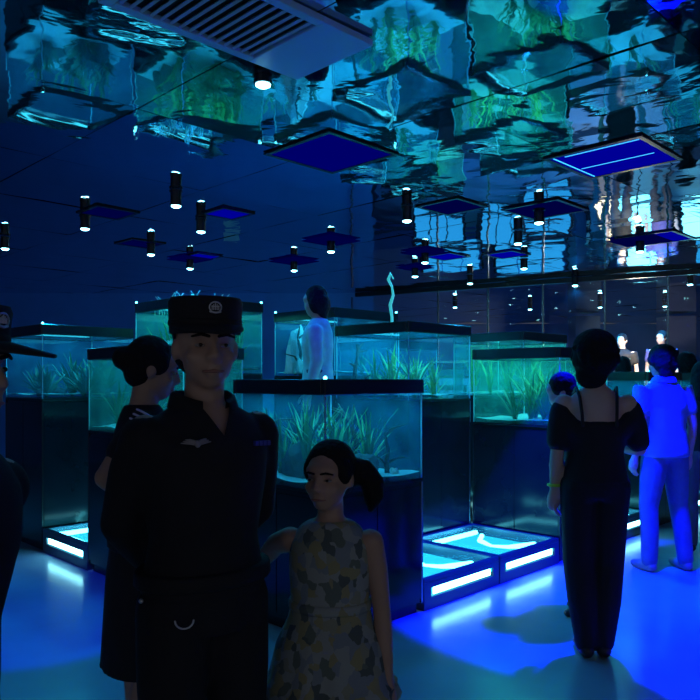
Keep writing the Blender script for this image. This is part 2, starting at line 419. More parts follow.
def aquarium(c, z0, z1, desc, green=False, power=14, col=None, cab=True, dots=((-1,-1),)):
    """tank on a cabinet; local x runs along the grid's right-hand axis"""
    gm = M_GLASSG if green else M_GLASS
    if cab:
        cb = thing('display_cabinet', 'black gloss cabinet under the ' + desc, 'cabinet', (c.x, c.y, 0), A45)
        h = HS - .004
        obox('body', (-h+.008, h-.008, -h+.008, h-.008, .06, z0-.012), M_CAB, cb, .003)
        obox('plinth', (-h+.03, h-.03, -h+.03, h-.03, 0, .06), M_BLACK, cb)
        obox('top_board', (-h, h, -h, h, z0-.012, z0-.001), M_BLACK, cb, .002)
        for sx, sy in ((-1,-1),(1,-1),(-1,1),(1,1)):
            obox('edge_trim', (min(sx*h, sx*(h-.016)), max(sx*h, sx*(h-.016)), min(sy*h, sy*(h-.016)), max(sy*h, sy*(h-.016)), .06, z0-.012), M_STEEL if (sx, sy) == (1,-1) else M_BLACK, cb, .002)
        hm = bmesh.new(); box(hm, -h+.02, -.004, -h+.0015, -h+.01, .09, z0-.04); obj('door', hm, M_CAB, cb)
        hm = bmesh.new(); box(hm, .004, h-.02, -h+.0015, -h+.01, .09, z0-.04); obj('door', hm, M_CAB, cb)
        hm = bmesh.new(); box(hm, -h+.0015, -h+.01, -h+.02, -.004, .09, z0-.04); obj('side_panel', hm, M_CAB, cb)
        hm = bmesh.new(); box(hm, -h+.0015, -h+.01, .004, h-.02, .09, z0-.04); obj('side_panel', hm, M_CAB, cb)
    t = thing('aquarium', desc, 'aquarium', (c.x, c.y, z0), A45)
    H = z1 - z0; h = HS - .008; rz = H - .088
    obox('base_glass', (-h, h, -h, h, 0, .01), M_BLACK, t)
    for pts in (((-h,-h),(h,-h)), ((h,-h),(h,h)), ((h,h),(-h,h)), ((-h,h),(-h,-h))):
        (a, b), (d, e) = pts
        obj('pane', pane_bm([(a,b,.01),(d,e,.01),(d,e,rz+.02),(a,b,rz+.02)]), gm, t)
    obj('water_surface', pane_bm([(-h,-h,rz+.005),(h,-h,rz+.005),(h,h,rz+.005),(-h,h,rz+.005)]), MATS['water_film'], t)
    g = h - .003
    for sx in (-1, 1):
        for sy in (-1, 1):
            obox('seam', (min(sx*h, sx*(h-.007)), max(sx*h, sx*(h-.007)), min(sy*h, sy*(h-.007)), max(sy*h, sy*(h-.007)), .01, rz), M_SEAM, t)
    q = HS; b = .035
    for d in ((-q,q,-q,-q+b), (-q,q,q-b,q), (-q,-q+b,-q+b,q-b), (q-b,q,-q+b,q-b)):
        obox('rim_bar', (*d, rz, H), M_BLACK, t, .004)
    for sgn in (-1, 1):                                     # LED battens under the rim lip
        bm = bmesh.new(); box(bm, -h+.06, h-.06, sgn*(q-b-.022)-.014, sgn*(q-b-.022)+.014, rz+.035, rz+.05); obj('led_strip', bm, M_LEDT, t)
        bm = bmesh.new(); box(bm, -h+.05, h-.05, sgn*(q-b-.022)-.018, sgn*(q-b-.022)+.018, rz+.05, rz+.062); obj('strip_cover', bm, M_BLACK, t)
    for dx, dy in dots:
        bm = bmesh.new(); ball(bm, (dx*(q-.014), dy*(q-.014), H+.006), .011, u=8, v=6); obj('corner_glint', bm, M_LED, t)  # glowing bead standing for light that leaks out at the rim joint
    lamp('tank_light', 'AREA', power * (.40 if not green else .46), col or ((.06,.9,.70) if green else (.03,.66,1.0)), t, (0,0,rz-.002), (0,0,0), shape='SQUARE', size=S*.8)
    # sand bed
    bm = bmesh.new(); n = 12; gr = {}
    for i in range(n+1):
        for j in range(n+1):
            x = (i/n-.5)*2*(h-.01); y = (j/n-.5)*2*(h-.01)
            gr[i,j] = bm.verts.new((x, y, .045 + .02*noise.noise(Vector((x*5+c.x*7, y*5, z0)))))
    for i in range(n):
        for j in range(n): bm.faces.new((gr[i,j], gr[i+1,j], gr[i+1,j+1], gr[i,j+1]))
    sd = obj('sand_bed', bm, M_SAND, t, True); tag(sd, kind='stuff')
    return t
pane_mat('water_film', (.85, .97, 1.0), .10, (.10, .55, .65), 1, .06)

def loc_in(c, lx, ly, z):                                   # local tank coordinate -> world
    return (c.x + (lx - ly) * .7071, c.y + (lx + ly) * .7071, z)
T = {}
def tank(key, org, i, j, z0, z1, desc, **kw):
    c = cell(org, i, j); aquarium(c, z0, z1, desc, **kw); T[key] = (c, z0); return c
tank('front', O, 0, 0, .83, 1.455, 'low front aquarium with grass clumps and driftwood twigs', power=17)
tank('mid', O, 2, 1, 1.28, 1.92, 'tall aquarium full of spreading grass behind the front tank', power=17, dots=())
tank('rear', O, 2, 2, 1.48, 2.09, 'rear aquarium with a pale stone inside', power=16, dots=((-1,1),(1,-1)))
tank('right', O, 3, 0, 1.075, 1.715, 'aquarium with bushy grass in front of the person in black', green=True, power=15, dots=())
tank('right_rear', O, 4, 1, 1.28, 1.92, 'aquarium with yellow-green grass showing over the bushy one', green=True, power=18, dots=())
tank('far', O, 5, 0, .91, 1.53, 'aquarium between the bare-shouldered and blue-lit people', power=13)
tank('farther', O, 7, 0, .91, 1.53, 'aquarium behind the person in blue-lit shirt', power=13)
tank('left', G, 0, 2, 1.28, 1.925, 'wide left aquarium with leafy specks above the lit platform', power=14)
tank('guard', G, 0, 0, 1.06, 1.69, 'cloudy aquarium behind the uniformed person', green=True, power=5.5)
tank('twig', G, 1, 1, 1.5, 2.16, 'tall aquarium with glowing twigs on top behind the badged cap', green=True, power=11, dots=((-1,1),(1,-1)))

tank('deep_a', O, 4, 3, 1.28, 1.90, 'aquarium behind the tall grass one', power=17, dots=())
tank('deep_b', O, 6, 2, 1.06, 1.69, 'aquarium behind the yellow-green grass one', green=True, power=17, dots=())
tank('deep_c', O, 3, 4, .83, 1.455, 'aquarium behind the pale stone one', power=15, dots=())
tank('deep_d', O, 6, 4, 1.06, 1.69, 'aquarium deepest before the glass screen', green=True, power=18, dots=())
k_ = 0
def pl(key, lx, ly, h, n, sp, m, what, single=True, wide=1.0):
    global k_; k_ += 1
    c, z0 = T[key]
    plant(loc_in(c, lx, ly, z0 + .035), h, n, sp, m, what, k_, single, 'plants in the %s tank' % key.replace('_', ' '), wide, c)
for lx, ly, h, m, lab in ((-.27,.12,.40,M_LEAF,'green grass clump next to the left driftwood in the front aquarium'), (-.20,-.02,.46,M_LEAF,'tall green grass clump by the mossy stone in the front aquarium'),
        (-.12,.10,.44,M_LEAF3,'dark grass clump behind the mossy stone in the front aquarium'), (-.10,-.16,.46,M_LEAF,'green grass clump near the corner seam of the front aquarium'),
        (.06,-.05,.44,M_LEAF3,'dark grass clump behind the upright driftwood'), (.16,-.18,.42,M_LEAF,'green grass clump before the upright driftwood'),
        (.20,.05,.46,M_LEAF,'green grass clump at the back of the front aquarium'), (.02,.15,.46,M_LEAF3,'dark grass clump in the middle of the front aquarium')):
    pl('front', lx, ly, h, 26, .5, m, lab, wide=1.1)
for lx, ly, h, lab in ((-.22,-.05,.44,'near the left pane'), (-.08,-.20,.46,'by the near corner seam'), (-.2,.15,.42,'next to the bare branch'), (.05,-.1,.44,'in the middle of the bed'), (-.05,.08,.48,'tallest, at the back'), (.15,-.22,.34,'shortest, near the right pane')):
    pl('mid', lx, ly, h, 24, .95, M_LEAF2 if ly < .1 else M_LEAF, 'spreading grass in the tall aquarium ' + lab)
for lx, ly, h, lab in ((-.2,-.16,.50,'over the dark stone'), (-.25,-.05,.46,'along the left pane'), (-.1,-.2,.5,'behind the dark stone'), (-.1,0,.5,'in the middle'), (-.28,.08,.36,'shortest of the bed'), (.05,-.15,.45,'by the far pane')):
    pl('right', lx, ly, h, 26, .5, M_LEAF if ly < 0 else M_LEAF3, 'bushy grass by the person in black, ' + lab)
for lx, ly, h in ((-.2,.1,.5), (-.2,-.1,.5), (0,-.2,.5), (.2,-.2,.5), (-.25,.28,.48)):
    pl('right_rear', lx, ly, h, 16, .4, M_LEAF2, 'yellow-green grass in the rear right aquarium', False)
for lx, ly, h in ((-.2,.2,.3), (.1,-.2,.34), (.25,-.25,.28), (-.25,-.1,.3), (.0,-.3,.26), (.05,.05,.4), (.3,-.1,.4)):
    pl('left', lx, ly, h, 50, .9, M_LEAF3, 'low dark leafy plant in the wide left aquarium', False, 2.2)
    pl('twig', lx, ly, h*1.5, 46, .8, M_LEAF, 'leafy plant in the twig-topped aquarium', False, 2.0)
for lx, ly, h in ((-.25,.25,.36), (-.1,.1,.3)):
    pl('guard', lx, ly, h, 20, .7, M_LEAF3, 'dim plant in the cloudy aquarium behind the uniformed person', False, 1.5)
for lx, ly, h in ((-.3,.0,.3), (-.25,.3,.25), (.1,-.25,.3)):
    pl('rear', lx, ly, h, 18, .8, M_LEAF3, 'dark plant beside the pale stone', False, 1.5)
for key in ('deep_a', 'deep_b', 'deep_c', 'deep_d'):
    for lx, ly, h in ((-.2,.1,.42), (-.1,-.2,.45), (.2,-.1,.4)):
        pl(key, lx, ly, h, 20, .6, M_LEAF, 'green grass in the aquarium behind the %s' % {'deep_a':'tall grass one','deep_b':'yellow-green one','deep_c':'pale stone one','deep_d':'others'}[key], False)
for key in ('far', 'farther'):
    for lx, ly, h in ((-.2,.1,.4), (-.1,-.2,.4), (.2,-.2,.38)):
        pl(key, lx, ly, h, 18, .5, M_LEAF, 'green grass in the %s' % ('aquarium behind the person in blue-lit shirt' if key == 'farther' else 'aquarium between person in black and blue-lit shirt'), False)
def inn(key, lx, ly, dz=.03):
    c, z0 = T[key]; return loc_in(c, lx, ly, z0 + dz)
driftwood(inn('front', -.30, .28), .42, 'dark branching driftwood at the left of the front aquarium', 1, .5)
driftwood(inn('front', .12, -.12), .44, 'upright dark driftwood among grass in the front aquarium', 5, 2)
driftwood(inn('front', .26, -.26), .34, 'leaning twig near the right pane of the front aquarium', 8, 4)
driftwood(inn('mid', -.33, .26), .46, 'bare dark branch at the left of the tall aquarium', 3, 1)
driftwood(inn('rear', -.36, .1), .45, 'twisted dark branch beside the pale stone', 4, 2)
rock(inn('front', -.22, .04), (.12, .12, .20), M_ROCK, 'dark mossy stone between grass clumps in the front aquarium', 1)
rock(inn('front', .06, -.25), (.11, .11, .14), M_ROCK, 'low dark stone behind the ponytail in the front aquarium', 2)
rock(inn('front', .26, -.32), (.035, .03, .05), M_PALE, 'small pale pebble near the front aquarium right pane', 3)
rock(inn('right', -.18, -.3), (.13, .13, .14), M_ROCK, 'dark stone under the bushy grass', 4)
rock(inn('rear', -.30, .22), (.12, .16, .42), M_PALE, 'tall pale stone in the rear aquarium', 6)
rock(inn('left', .15, -.25), (.12, .10, .10), M_ROCK, 'dark stone in the wide left aquarium', 7)
rock(inn('left', -.15, .05), (.14, .10, .09), M_ROCK, 'flat dark stone in the wide left aquarium', 8)
rock(inn('twig', -.2, .1), (.16, .14, .3), M_ROCK, 'tall mossy stone in the twig-topped aquarium', 9)

# glowing twigs and moss growing above the rim of the tall tank behind the cap
c, z0 = T['twig']
bm = bmesh.new(); r = random.Random(4)
for k in range(46):
    lx, ly = r.uniform(-.36, .1), r.uniform(-.36, .36)
    x, y, z = lx, ly, 0; l = r.uniform(.025, .07); a = r.uniform(0, 6.28)
    tube(bm, [(x,y,-.10), (x+.01*math.cos(a), y+.01*math.sin(a), l*.5), (x+.04*math.cos(a), y+.04*math.sin(a), l)], [.004,.004,.003], 5, False)
o = obj('moss_sprigs', bm, mat('pale_moss', (.75, .95, .9), .6), None, True, 0, (c.x, c.y, 2.16), (0,0,A45)); tag(o, 'pale sprigs poking over the rim of the twig-topped aquarium', 'moss', kind='stuff')
# a pale coral stem above the tall grass tank, its glow put into the material
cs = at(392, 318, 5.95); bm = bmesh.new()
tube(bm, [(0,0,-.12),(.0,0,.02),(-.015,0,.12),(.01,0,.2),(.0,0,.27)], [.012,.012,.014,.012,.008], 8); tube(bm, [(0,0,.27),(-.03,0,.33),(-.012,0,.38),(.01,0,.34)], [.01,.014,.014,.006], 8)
cc, cz = T['mid']; o = obj('coral_stem', bm, mat('glowing_coral', (.55,.9,.85), .5, emit=(.05,.8,.8), estr=.5), None, True, 0, (cs.x, cs.y, 1.95)); tag(o, 'pale glowing coral stem rising above the tall grass tank', 'coral')

# lit glass platforms
def platform(c, label, faces=('x','y'), power=8):
    t = thing('light_platform', label, 'light platform', (c.x, c.y, 0), A45, None)
    h = HS - .006; z = .20; fr = .035
    obox('diffuser_tray', (-h+.02, h-.02, -h+.02, h-.02, .10, .115), emis('tray_glow', (.03,.70,.95), 1.5), t)
    for d in ((-h,h,-h,-h+.012,'f'), (-h,h,h-.012,h,'b'), (-h,-h+.012,-h+.012,h-.012,'l'), (h-.012,h,-h+.012,h-.012,'r')):
        s = d[4]
        if s in ('f','l'):
            m0, m1, z_0, z_1 = -h+.07, h-.07, .075, .135
            for q in ((-h,h,0,z_0), (-h,h,z_1,z-.03), (-h,m0,z_0,z_1), (m1,h,z_0,z_1)):
                dm = (q[0], q[1], d[2], d[3], q[2], q[3]) if s == 'f' else (d[0], d[1], max(q[0], -h+.012), min(q[1], h), q[2], q[3])
                obox('front_frame' if s == 'f' else 'side_frame', dm, M_PLATF, t)
            if s == 'f': obox('slot_light', (m0+.03, m1-.03, -h+.004, -h+.011, z_0+.012, z_1-.006), M_SLOTLED, t)
            else: obox('slot_light', (-h+.004, -h+.011, m0+.03, m1-.03, z_0+.012, z_1-.006), M_SLOTLED, t)
        else: obox('rear_frame', (*d[:4], 0, z-.03), M_PLATF, t)
    for d in ((-h,h,-h,-h+fr), (-h,h,h-fr,h), (-h,-h+fr,-h+fr,h-fr), (h-fr,h,-h+fr,h-fr)):
        obox('top_frame', (*d, z-.03, z), M_PLATF, t, .003)
    obj('glass_top', pane_bm([(-h+fr,-h+fr,z-.008),(h-fr,-h+fr,z-.008),(h-fr,h-fr,z-.008),(-h+fr,h-fr,z-.008)]), M_TOPGLASS, t)
    for pts in ([(-h+.10,h-.11,.15),(h-.10,h-.11,.15)], [(-h+.10,-h+.1,.14),(-h+.10,0,.15),(-h+.10,h-.14,.14)],
                [(h-.14,h-.20,.14),(.16,.16,.13),(.10,.0,.11),(.14,-.12,.12),(h-.14,-h+.14,.15)]):
        bm = bmesh.new(); tube(bm, pts, .02, 8); obj('light_tube', bm, emis('tube_glow', (.15,.85,1.0), 11), t, True)
    return t
platform(cell(O,1,0), 'lit glass platform touching the front aquarium cabinet')
platform(cell(O,2,0), 'lit glass platform before the bushy-grass tank cabinet')
platform(cell(O,4,0), 'lit glass platform between the person in black and the person in blue-lit shirt')
platform(cell(O,6,0), 'lit glass platform behind the person in blue-lit shirt')
platform(cell(O,3,2), 'lit glass platform hidden behind the tall grass tank cabinet')
platform(cell(O,5,2), 'lit glass platform hidden behind the rear right cabinet')
platform(cell(O,1,1), 'lit glass platform under the step stool behind the front tank')
platform(cell(G,0,1), 'lit glass platform under the wide left aquarium')

# bright display counters far behind on the stage, seen in the ceiling
def counter(px, Y, wd, hgt, m, label):
    p = at(px, 380, Y); t = thing('display_counter', label, 'display counter', (p.x, p.y, .5), 0)
    obox('body', (-wd/2, wd/2, 0, .45, 0, hgt), M_BLACK, t, .004)
    n = max(2, int(wd / .35))
    for k in range(n):
        a = -wd/2 + .04 + (wd-.08) * k / n; b = -wd/2 + .04 + (wd-.08) * (k+1) / n - .03
        obox('lit_panel', (a, b, -.012, -.001, .10, hgt-.08), m, t)
    obox('counter_top', (-wd/2-.02, wd/2+.02, -.03, .47, hgt, hgt+.03), M_BLACK, t, .004)
M_CYW = emis('counter_cyan', (.2, .8, 1.0), 4.5); M_WRM = emis('counter_warm', (1.0, .72, .42), 4); M_CYD = emis('counter_teal', (.03, .45, .95), 1.0)
counter(640, 15.2, .9, 1.0, M_CYW, 'bright cyan-white display counter on the stage')
counter(604, 15.2, .45, .95, M_WRM, 'narrow warm-lit display counter on the stage')
counter(705, 15.2, 1.0, .95, M_CYW, 'second bright cyan counter behind the leaning person')
counter(548, 14.6, 1.0, .9, M_CYD, 'dim teal counter behind the rear right tank')
counter(505, 16.0, 1.1, .9, M_CYD, 'dim teal counter near the stage middle')
counter(440, 16.4, 1.2, .8, M_CYD, 'dim teal counter near the return wall')
def wall_case(px, wd, zc, hh, m, label):
    p = at(px, 380, 18.8); t = thing('wall_display', label, 'wall display', (p.x, 18.8, zc), 0)
    bm = bmesh.new()
    for q in ((-wd/2,wd/2,-hh/2,-hh/2+.05), (-wd/2,wd/2,hh/2-.05,hh/2), (-wd/2,-wd/2+.05,-hh/2+.05,hh/2-.05), (wd/2-.05,wd/2,-hh/2+.05,hh/2-.05)): box(bm, q[0], q[1], -.14, -.001, q[2], q[3])
    obj('case_frame', bm, M_BLACK, t)
    n = max(1, round(wd / .6))
    for k in range(n):
        a = -wd/2+.06+(wd-.12)*k/n; b = -wd/2+.06+(wd-.12)*(k+1)/n-.03
        obox('lit_panel', (a, b, -.05, -.03, -hh/2+.06, hh/2-.06), m, t)
wall_case(452, 1.6, 1.15, .8, M_CYD, 'dim teal wall display near the return wall')
wall_case(530, 1.9, 1.2, .8, M_CYD, 'dim teal wall display behind the rear right tank')
wall_case(592, .8, 1.2, .9, M_CYW, 'small bright wall display by the slim pillar')
wall_case(650, 1.4, 1.1, .9, M_CYW, 'bright wide wall display between the two pillars')
wall_case(715, 1.2, 1.2, .9, M_CYD, 'dim teal wall display past the wide pillar')
# pale notice on the back wall
ns = obox('wall_notice', (-.13, .13, -.012, -.001, -.19, .19), mat('pale_paper', (.55,.7,.75), .6), None, .002, (-2.0, LWY, 1.88)); tag(ns, 'small pale notice on the back blue wall', 'notice')

# ------------------------------------------------------------------ people
SKIN = mat('skin', (.42, .27, .20), .5, noise_s=20, noise_a=.08)
SKIN_P = mat('skin_pale', (.60, .42, .33), .5, noise_s=20, noise_a=.08)
HAIR = mat('black_hair', (.007, .007, .010), .75, spec=.25, bump=(45, .7))
NAVY = mat('navy_uniform', (.008, .009, .016), .85, noise_s=18, noise_a=.25, bump=(11, .25))
NAVY2 = mat('dark_polo', (.010, .011, .02), .85, noise_s=18, noise_a=.25, bump=(11, .25))
BLACKC = mat('black_crepe', (.006, .007, .012), .8, noise_s=15, noise_a=.25, bump=(9, .3))
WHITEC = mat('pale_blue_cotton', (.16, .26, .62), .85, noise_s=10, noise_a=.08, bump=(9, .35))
TEALC = mat('pale_blouse', (.5, .75, .68), .85, noise_s=16, noise_a=.3, bump=(12, .3))
DENIM = mat('light_denim', (.10, .15, .34), .85, noise_s=22, noise_a=.2, bump=(10, .35))
GREYT = mat('grey_trousers', (.10, .11, .14), .85, noise_s=14, noise_a=.2, bump=(10, .3))
SHOE = mat('dark_shoe', (.02, .02, .025), .4)
SHOEW = mat('grey_trainer', (.25, .26, .3), .6)
EYEW = mat('eye_white', (.30, .27, .25), .3); EYED = mat('eye_iris', (.015, .01, .008), .15)
LIP = mat('lips', (.30, .14, .12), .5)
SILV = mat('silver_badge', (.6, .62, .66), .35, .7)
STRAPM = mat('black_strap', (.01, .01, .014), .6)

def remeshed(bm, vox, smooth=4, cut=None, warp=None, vneck=None):
    bmesh.ops.recalc_face_normals(bm, faces=bm.faces[:])
    me = bpy.data.meshes.new('tmp'); bm.to_mesh(me); bm.free()
    o = bpy.data.objects.new('tmp', me); C.objects.link(o)
    r = o.modifiers.new('r', 'REMESH'); r.mode = 'VOXEL'; r.voxel_size = vox
    if smooth: q = o.modifiers.new('s', 'SMOOTH'); q.iterations = smooth; q.factor = .5
    dg = bpy.context.evaluated_depsgraph_get(); dg.update()
    out = bpy.data.meshes.new_from_object(o.evaluated_get(dg))
    bpy.data.objects.remove(o); bpy.data.meshes.remove(me)
    if cut or warp or vneck:
        b = bmesh.new(); b.from_mesh(out)
        if warp:
            for v in b.verts: v.co = warp(v.co)
        if vneck:
            z0, sl = vneck
            for sg in (-1, 1):
                bmesh.ops.bisect_plane(b, geom=b.verts[:] + b.edges[:] + b.faces[:], plane_co=(0, 0, z0), plane_no=(1, 0, -sg * sl))
            bmesh.ops.delete(b, geom=[f_ for f_ in b.faces if f_.calc_center_median().y < -.01 and f_.calc_center_median().z > z0 and abs(f_.calc_center_median().x) < (f_.calc_center_median().z - z0) * sl], context='FACES')
        if cut: bmesh.ops.delete(b, geom=[v for v in b.verts if cut(v.co)], context='VERTS')
        b.to_mesh(out); b.free()
    return out
def finish(name, me, m, parent, extra=None):
    if extra:
        b = bmesh.new(); b.from_mesh(me); tmp = bpy.data.meshes.new('x'); bmesh.ops.recalc_face_normals(extra, faces=extra.faces[:])
        extra.to_mesh(tmp); extra.free(); b.from_mesh(tmp); b.to_mesh(me); b.free(); bpy.data.meshes.remove(tmp)
    me.name = name; me.materials.clear(); me.materials.append(m)
    for p in me.polygons: p.use_smooth = True
    return link(name, me, parent)

BASE = dict(sho=(.185, .005, 1.385), elb=(.235, .03, 1.10), wri=(.245, -.03, .86), hip=(.085, 0, .90), kne=(.10, -.01, .49), ank=(.10, .02, .085))
def person(label, loc, rz, H, top, bottom, hair, head=(0, 0), joints=None, skin=None, vox=.013, face=False, group=None,
           hs=1.0, girth=1.0, cap=False, female=False, shoes=SHOE, lean=0.0, hw=1.06, vis=.07):
    """standing figure, local -Y is the front, +X the figure's left hand"""
    K = H / 1.7; skin = skin or SKIN; J = {}
    for s, n in ((-1, 'R'), (1, 'L')):
        for k, v in BASE.items():
            v = Vector(v); x = v.x * (.92 if female and k in ('sho', 'elb', 'wri') else 1)
            J[k + n] = Vector((s * x, v.y, v.z))
    for k, v in (joints or {}).items(): J[k] = Vector(v)
    root = thing('person', label, 'person', loc, rz, group)
    yw, pt_ = R(head[0]), R(head[1])
    HM = Matrix.Translation((0, lean, 1.46)) @ Matrix.Rotation(yw, 4, 'Z') @ Matrix.Rotation(pt_, 4, 'X') @ Matrix.Diagonal((hs*hw, hs, hs, 1)) @ Matrix.Translation((0, 0, -1.46))
    hd = lambda p: (HM @ Vector(p)) * K
    sc = lambda p: Vector((p[0], p[1] + lean * max(0, (p[2] - .9) / .55), p[2])) * K
    def ball_h(bm, c, r): ball(bm, c, r, lambda p: hd(p))
    def limb(bm, pts, rad): tube(bm, [sc(p) for p in pts], [r * K for r in rad], 12)
    sw = .93 if female else 1.0
    TOR = [(0,0,.86,.13,.10), (0,0,.94,.160*(1.03 if female else 1),.112), (0,0,1.08,.132*sw*girth,.098*girth), (0,-.005,1.24,.155*sw*girth,.113*girth), (0,0,1.34,.165*sw,.10), (0,.008,1.40,.12*sw,.075), (0,.01,1.435,.065,.06)]
    # -------- body, one continuous surface
    bm = bmesh.new()
    loft(bm, TOR, 22, sc)
    tube(bm, [sc((0,.012,1.40)), hd((0,.008,1.52))], [.056*K, .052*K], 12)
    ball_h(bm, (0,.012,1.608), (.074,.092,.092)); ball_h(bm, (0,-.022,1.553), (.063,.070,.075)); ball_h(bm, (0,-.052,1.503), (.034,.03,.026))
    ball_h(bm, (0,-.06,1.618), (.056,.03,.03))
    for s in (-1, 1):
        ball_h(bm, (s*.075, .012, 1.575), (.010,.02,.03)); ball_h(bm, (s*.038, -.055, 1.558), (.024,.025,.022))
    if face:
        tube(bm, [hd((0,-.086,1.60)), hd((0,-.104,1.562))], [.009*K, .013*K], 8)
        for s in (-1, 1): ball_h(bm, (s*.012, -.096, 1.557), .010)
        ball_h(bm, (0,-.087,1.53), (.024,.012,.008)); ball_h(bm, (0,-.085,1.516), (.02,.012,.008))
    for n, s in (('R', -1), ('L', 1)):
        a, e, w_ = J['sho'+n], J['elb'+n], J['wri'+n]
        limb(bm, [a * .97, (a+e)/2 + Vector((0,.004,0)), e], [.054, .046*girth, .037]); limb(bm, [e, e*.6+w_*.4, w_], [.037, .038, .025])
        h_, k_n, an = J['hip'+n], J['kne'+n], J['ank'+n]
        limb(bm, [h_, h_*.6+k_n*.4, k_n], [.088, .078, .052]); limb(bm, [k_n, k_n*.68+an*.32+Vector((0,.018,0)), an], [.05, .055, .034])
        limb(bm, [an + Vector((0,.02,-.045)), an + Vector((s*.008,-.07,-.055)), an + Vector((s*.014,-.15,-.062))], [.035, .036, .024])
        d = (w_ - e).normalized(); limb(bm, [w_, w_ + d*.05, w_ + d*.085], [.026, .036, .034])
    eyes = [(s*.031, -.078, 1.589) for s in (-1, 1)]
    def warp(co):
        for p in eyes:
            q = hd(p); d2 = (co - q).length / (.017*K)
            if d2 < 2.2: co = co + (hd((0,0,1.589)) - hd((0,-.01,1.589))) * (.9 * math.exp(-d2*d2))
        return co
    me = remeshed(bm, vox if not face else min(vox, .0075), 3, None, warp if face else None)
    # fingers: five separate bent chains rooted in each palm
    ex = bmesh.new()
    for n, s in (('R', -1), ('L', 1)):
        e, w_ = J['elb'+n], J['wri'+n]; d = (w_ - e).normalized()
        side = Vector((0, -1, 0)); side = (side - d * side.dot(d)).normalized(); inn_ = d.cross(side) * (-1 if s > 0 else 1)
        if inn_.x * s > 0: inn_ = -inn_
        for k, (o_, l) in enumerate(((.028,.068), (.010,.078), (-.009,.072), (-.027,.056))):
            b0 = w_ + d*.075 + side*o_; b1 = b0 + d*l*.45 + inn_*l*.10; b2 = b1 + d*l*.35 + inn_*l*.28; b3 = b2 + d*l*.14 + inn_*l*.22
            tube(ex, [sc(b0), sc(b1), sc(b2), sc(b3)], [.0098*K, .0092*K, .0085*K, .007*K], 7)
        b0 = w_ + d*.03 + side*.024; b1 = b0 + d*.03 + side*.03 + inn_*.012; b2 = b1 + d*.035 + side*.008 + inn_*.012
        tube(ex, [sc(b0), sc(b1), sc(b2)], [.0135*K, .0115*K, .009*K], 7)
    body = finish('body', me, skin, root, ex)
    if face:
        for p in eyes:
            bm = bmesh.new(); ball_h(bm, Vector(p) + Vector((0,.004,-.001)), (.0125,.0115,.0052)); e_ = obj('eye', bm, EYEW, body, True)
            bm = bmesh.new(); ball_h(bm, Vector(p) + Vector((0,-.004,0)), (.0055,.005,.0048)); obj('iris', bm, EYED, body, True)
            bm = bmesh.new(); x = p[0]; s = 1 if x > 0 else -1
            tube(bm, [hd((x-s*.019,-.0885,1.611)), hd((x,-.0905,1.616)), hd((x+s*.02,-.080,1.610))], [.004*K,.0045*K,.003*K], 6); obj('eyebrow', bm, HAIR, body, True)
        bm = bmesh.new(); tube(bm, [hd((-.025,-.0865,1.523)), hd((0,-.0985,1.5235)), hd((.025,-.0865,1.523))], [.003*K,.0055*K,.003*K], 6); obj('mouth', bm, LIP, body, True)
    # -------- hair
    if hair:
        bm = bmesh.new()
        ball_h(bm, (0,.024,1.628), (.083,.092,.087)); ball_h(bm, (0,.05,1.575), (.076,.062,.075))
        if not cap:
            for s in (-1, 1): ball_h(bm, (s*.062,.0,1.61), (.022,.05,.05))
        if hair == 'bob':
            ball_h(bm, (0,.05,1.56), (.092,.075,.10)); ball_h(bm, (0,.045,1.50), (.075,.05,.07))
            for s in (-1, 1): ball_h(bm, (s*.07,.01,1.56), (.026,.055,.085))
        if hair == 'messy':
            ball_h(bm, (0,.035,1.635), (.104,.110,.095)); ball_h(bm, (.0,.05,1.565), (.106,.085,.09)); ball_h(bm, (.015,.055,1.49), (.075,.05,.07))
            rr = random.Random(2)
            for k in range(26):
                a = rr.uniform(0, 6.28); z = rr.uniform(-.3, 1); b = Vector((math.cos(a)*.094, .035+math.sin(a)*.096, 1.57+z*.06))
                if b.y < -.03: continue
                e = b + Vector((math.cos(a)*.02, math.sin(a)*.02, rr.uniform(-.05,.03)))
                tube(bm, [hd(b), hd(e)], [.02*K,.010*K], 6)
        if hair == 'long':
            for k, z in enumerate((1.55, 1.47, 1.40)): ball_h(bm, (0,.06+.01*k,z), (.085,.055,.08))
            for s in (-1, 1): ball_h(bm, (s*.074,.015,1.54), (.024,.05,.10))
        if hair == 'sidetail':
            tube(bm, [hd((.04,.08,1.62)), hd((.085,.095,1.60)), hd((.115,.10,1.55)), hd((.12,.095,1.50)), hd((.11,.09,1.46))], [.03*K,.046*K,.052*K,.045*K,.018*K], 10)
        if hair == 'ponytail':
            tube(bm, [hd((0,.10,1.62)), hd((.01,.155,1.62)), hd((.02,.19,1.56)), hd((.02,.195,1.49))], [.022*K,.034*K,.036*K,.014*K], 10)
        if hair == 'bun':
            ball_h(bm, (0,.12,1.60), (.045,.04,.045))
        hr = finish('hair', remeshed(bm, vox*.8, 2, (lambda co: (HM.inverted() @ (co/K))  .y < (-.052 if not cap else -.005) and (HM.inverted() @ (co/K)).z < 1.645)), HAIR, root)
        if hair == 'ponytail':
            bm = bmesh.new(); tube(bm, [hd((0,.112,1.621)), hd((0,.128,1.621))], .027*K, 12); obj('hair_tie', bm, mat('hair_tie', (.12,.13,.3), .6), hr, True)
    # -------- trousers / skirt
    kind, bmat = bottom[0], bottom[1]
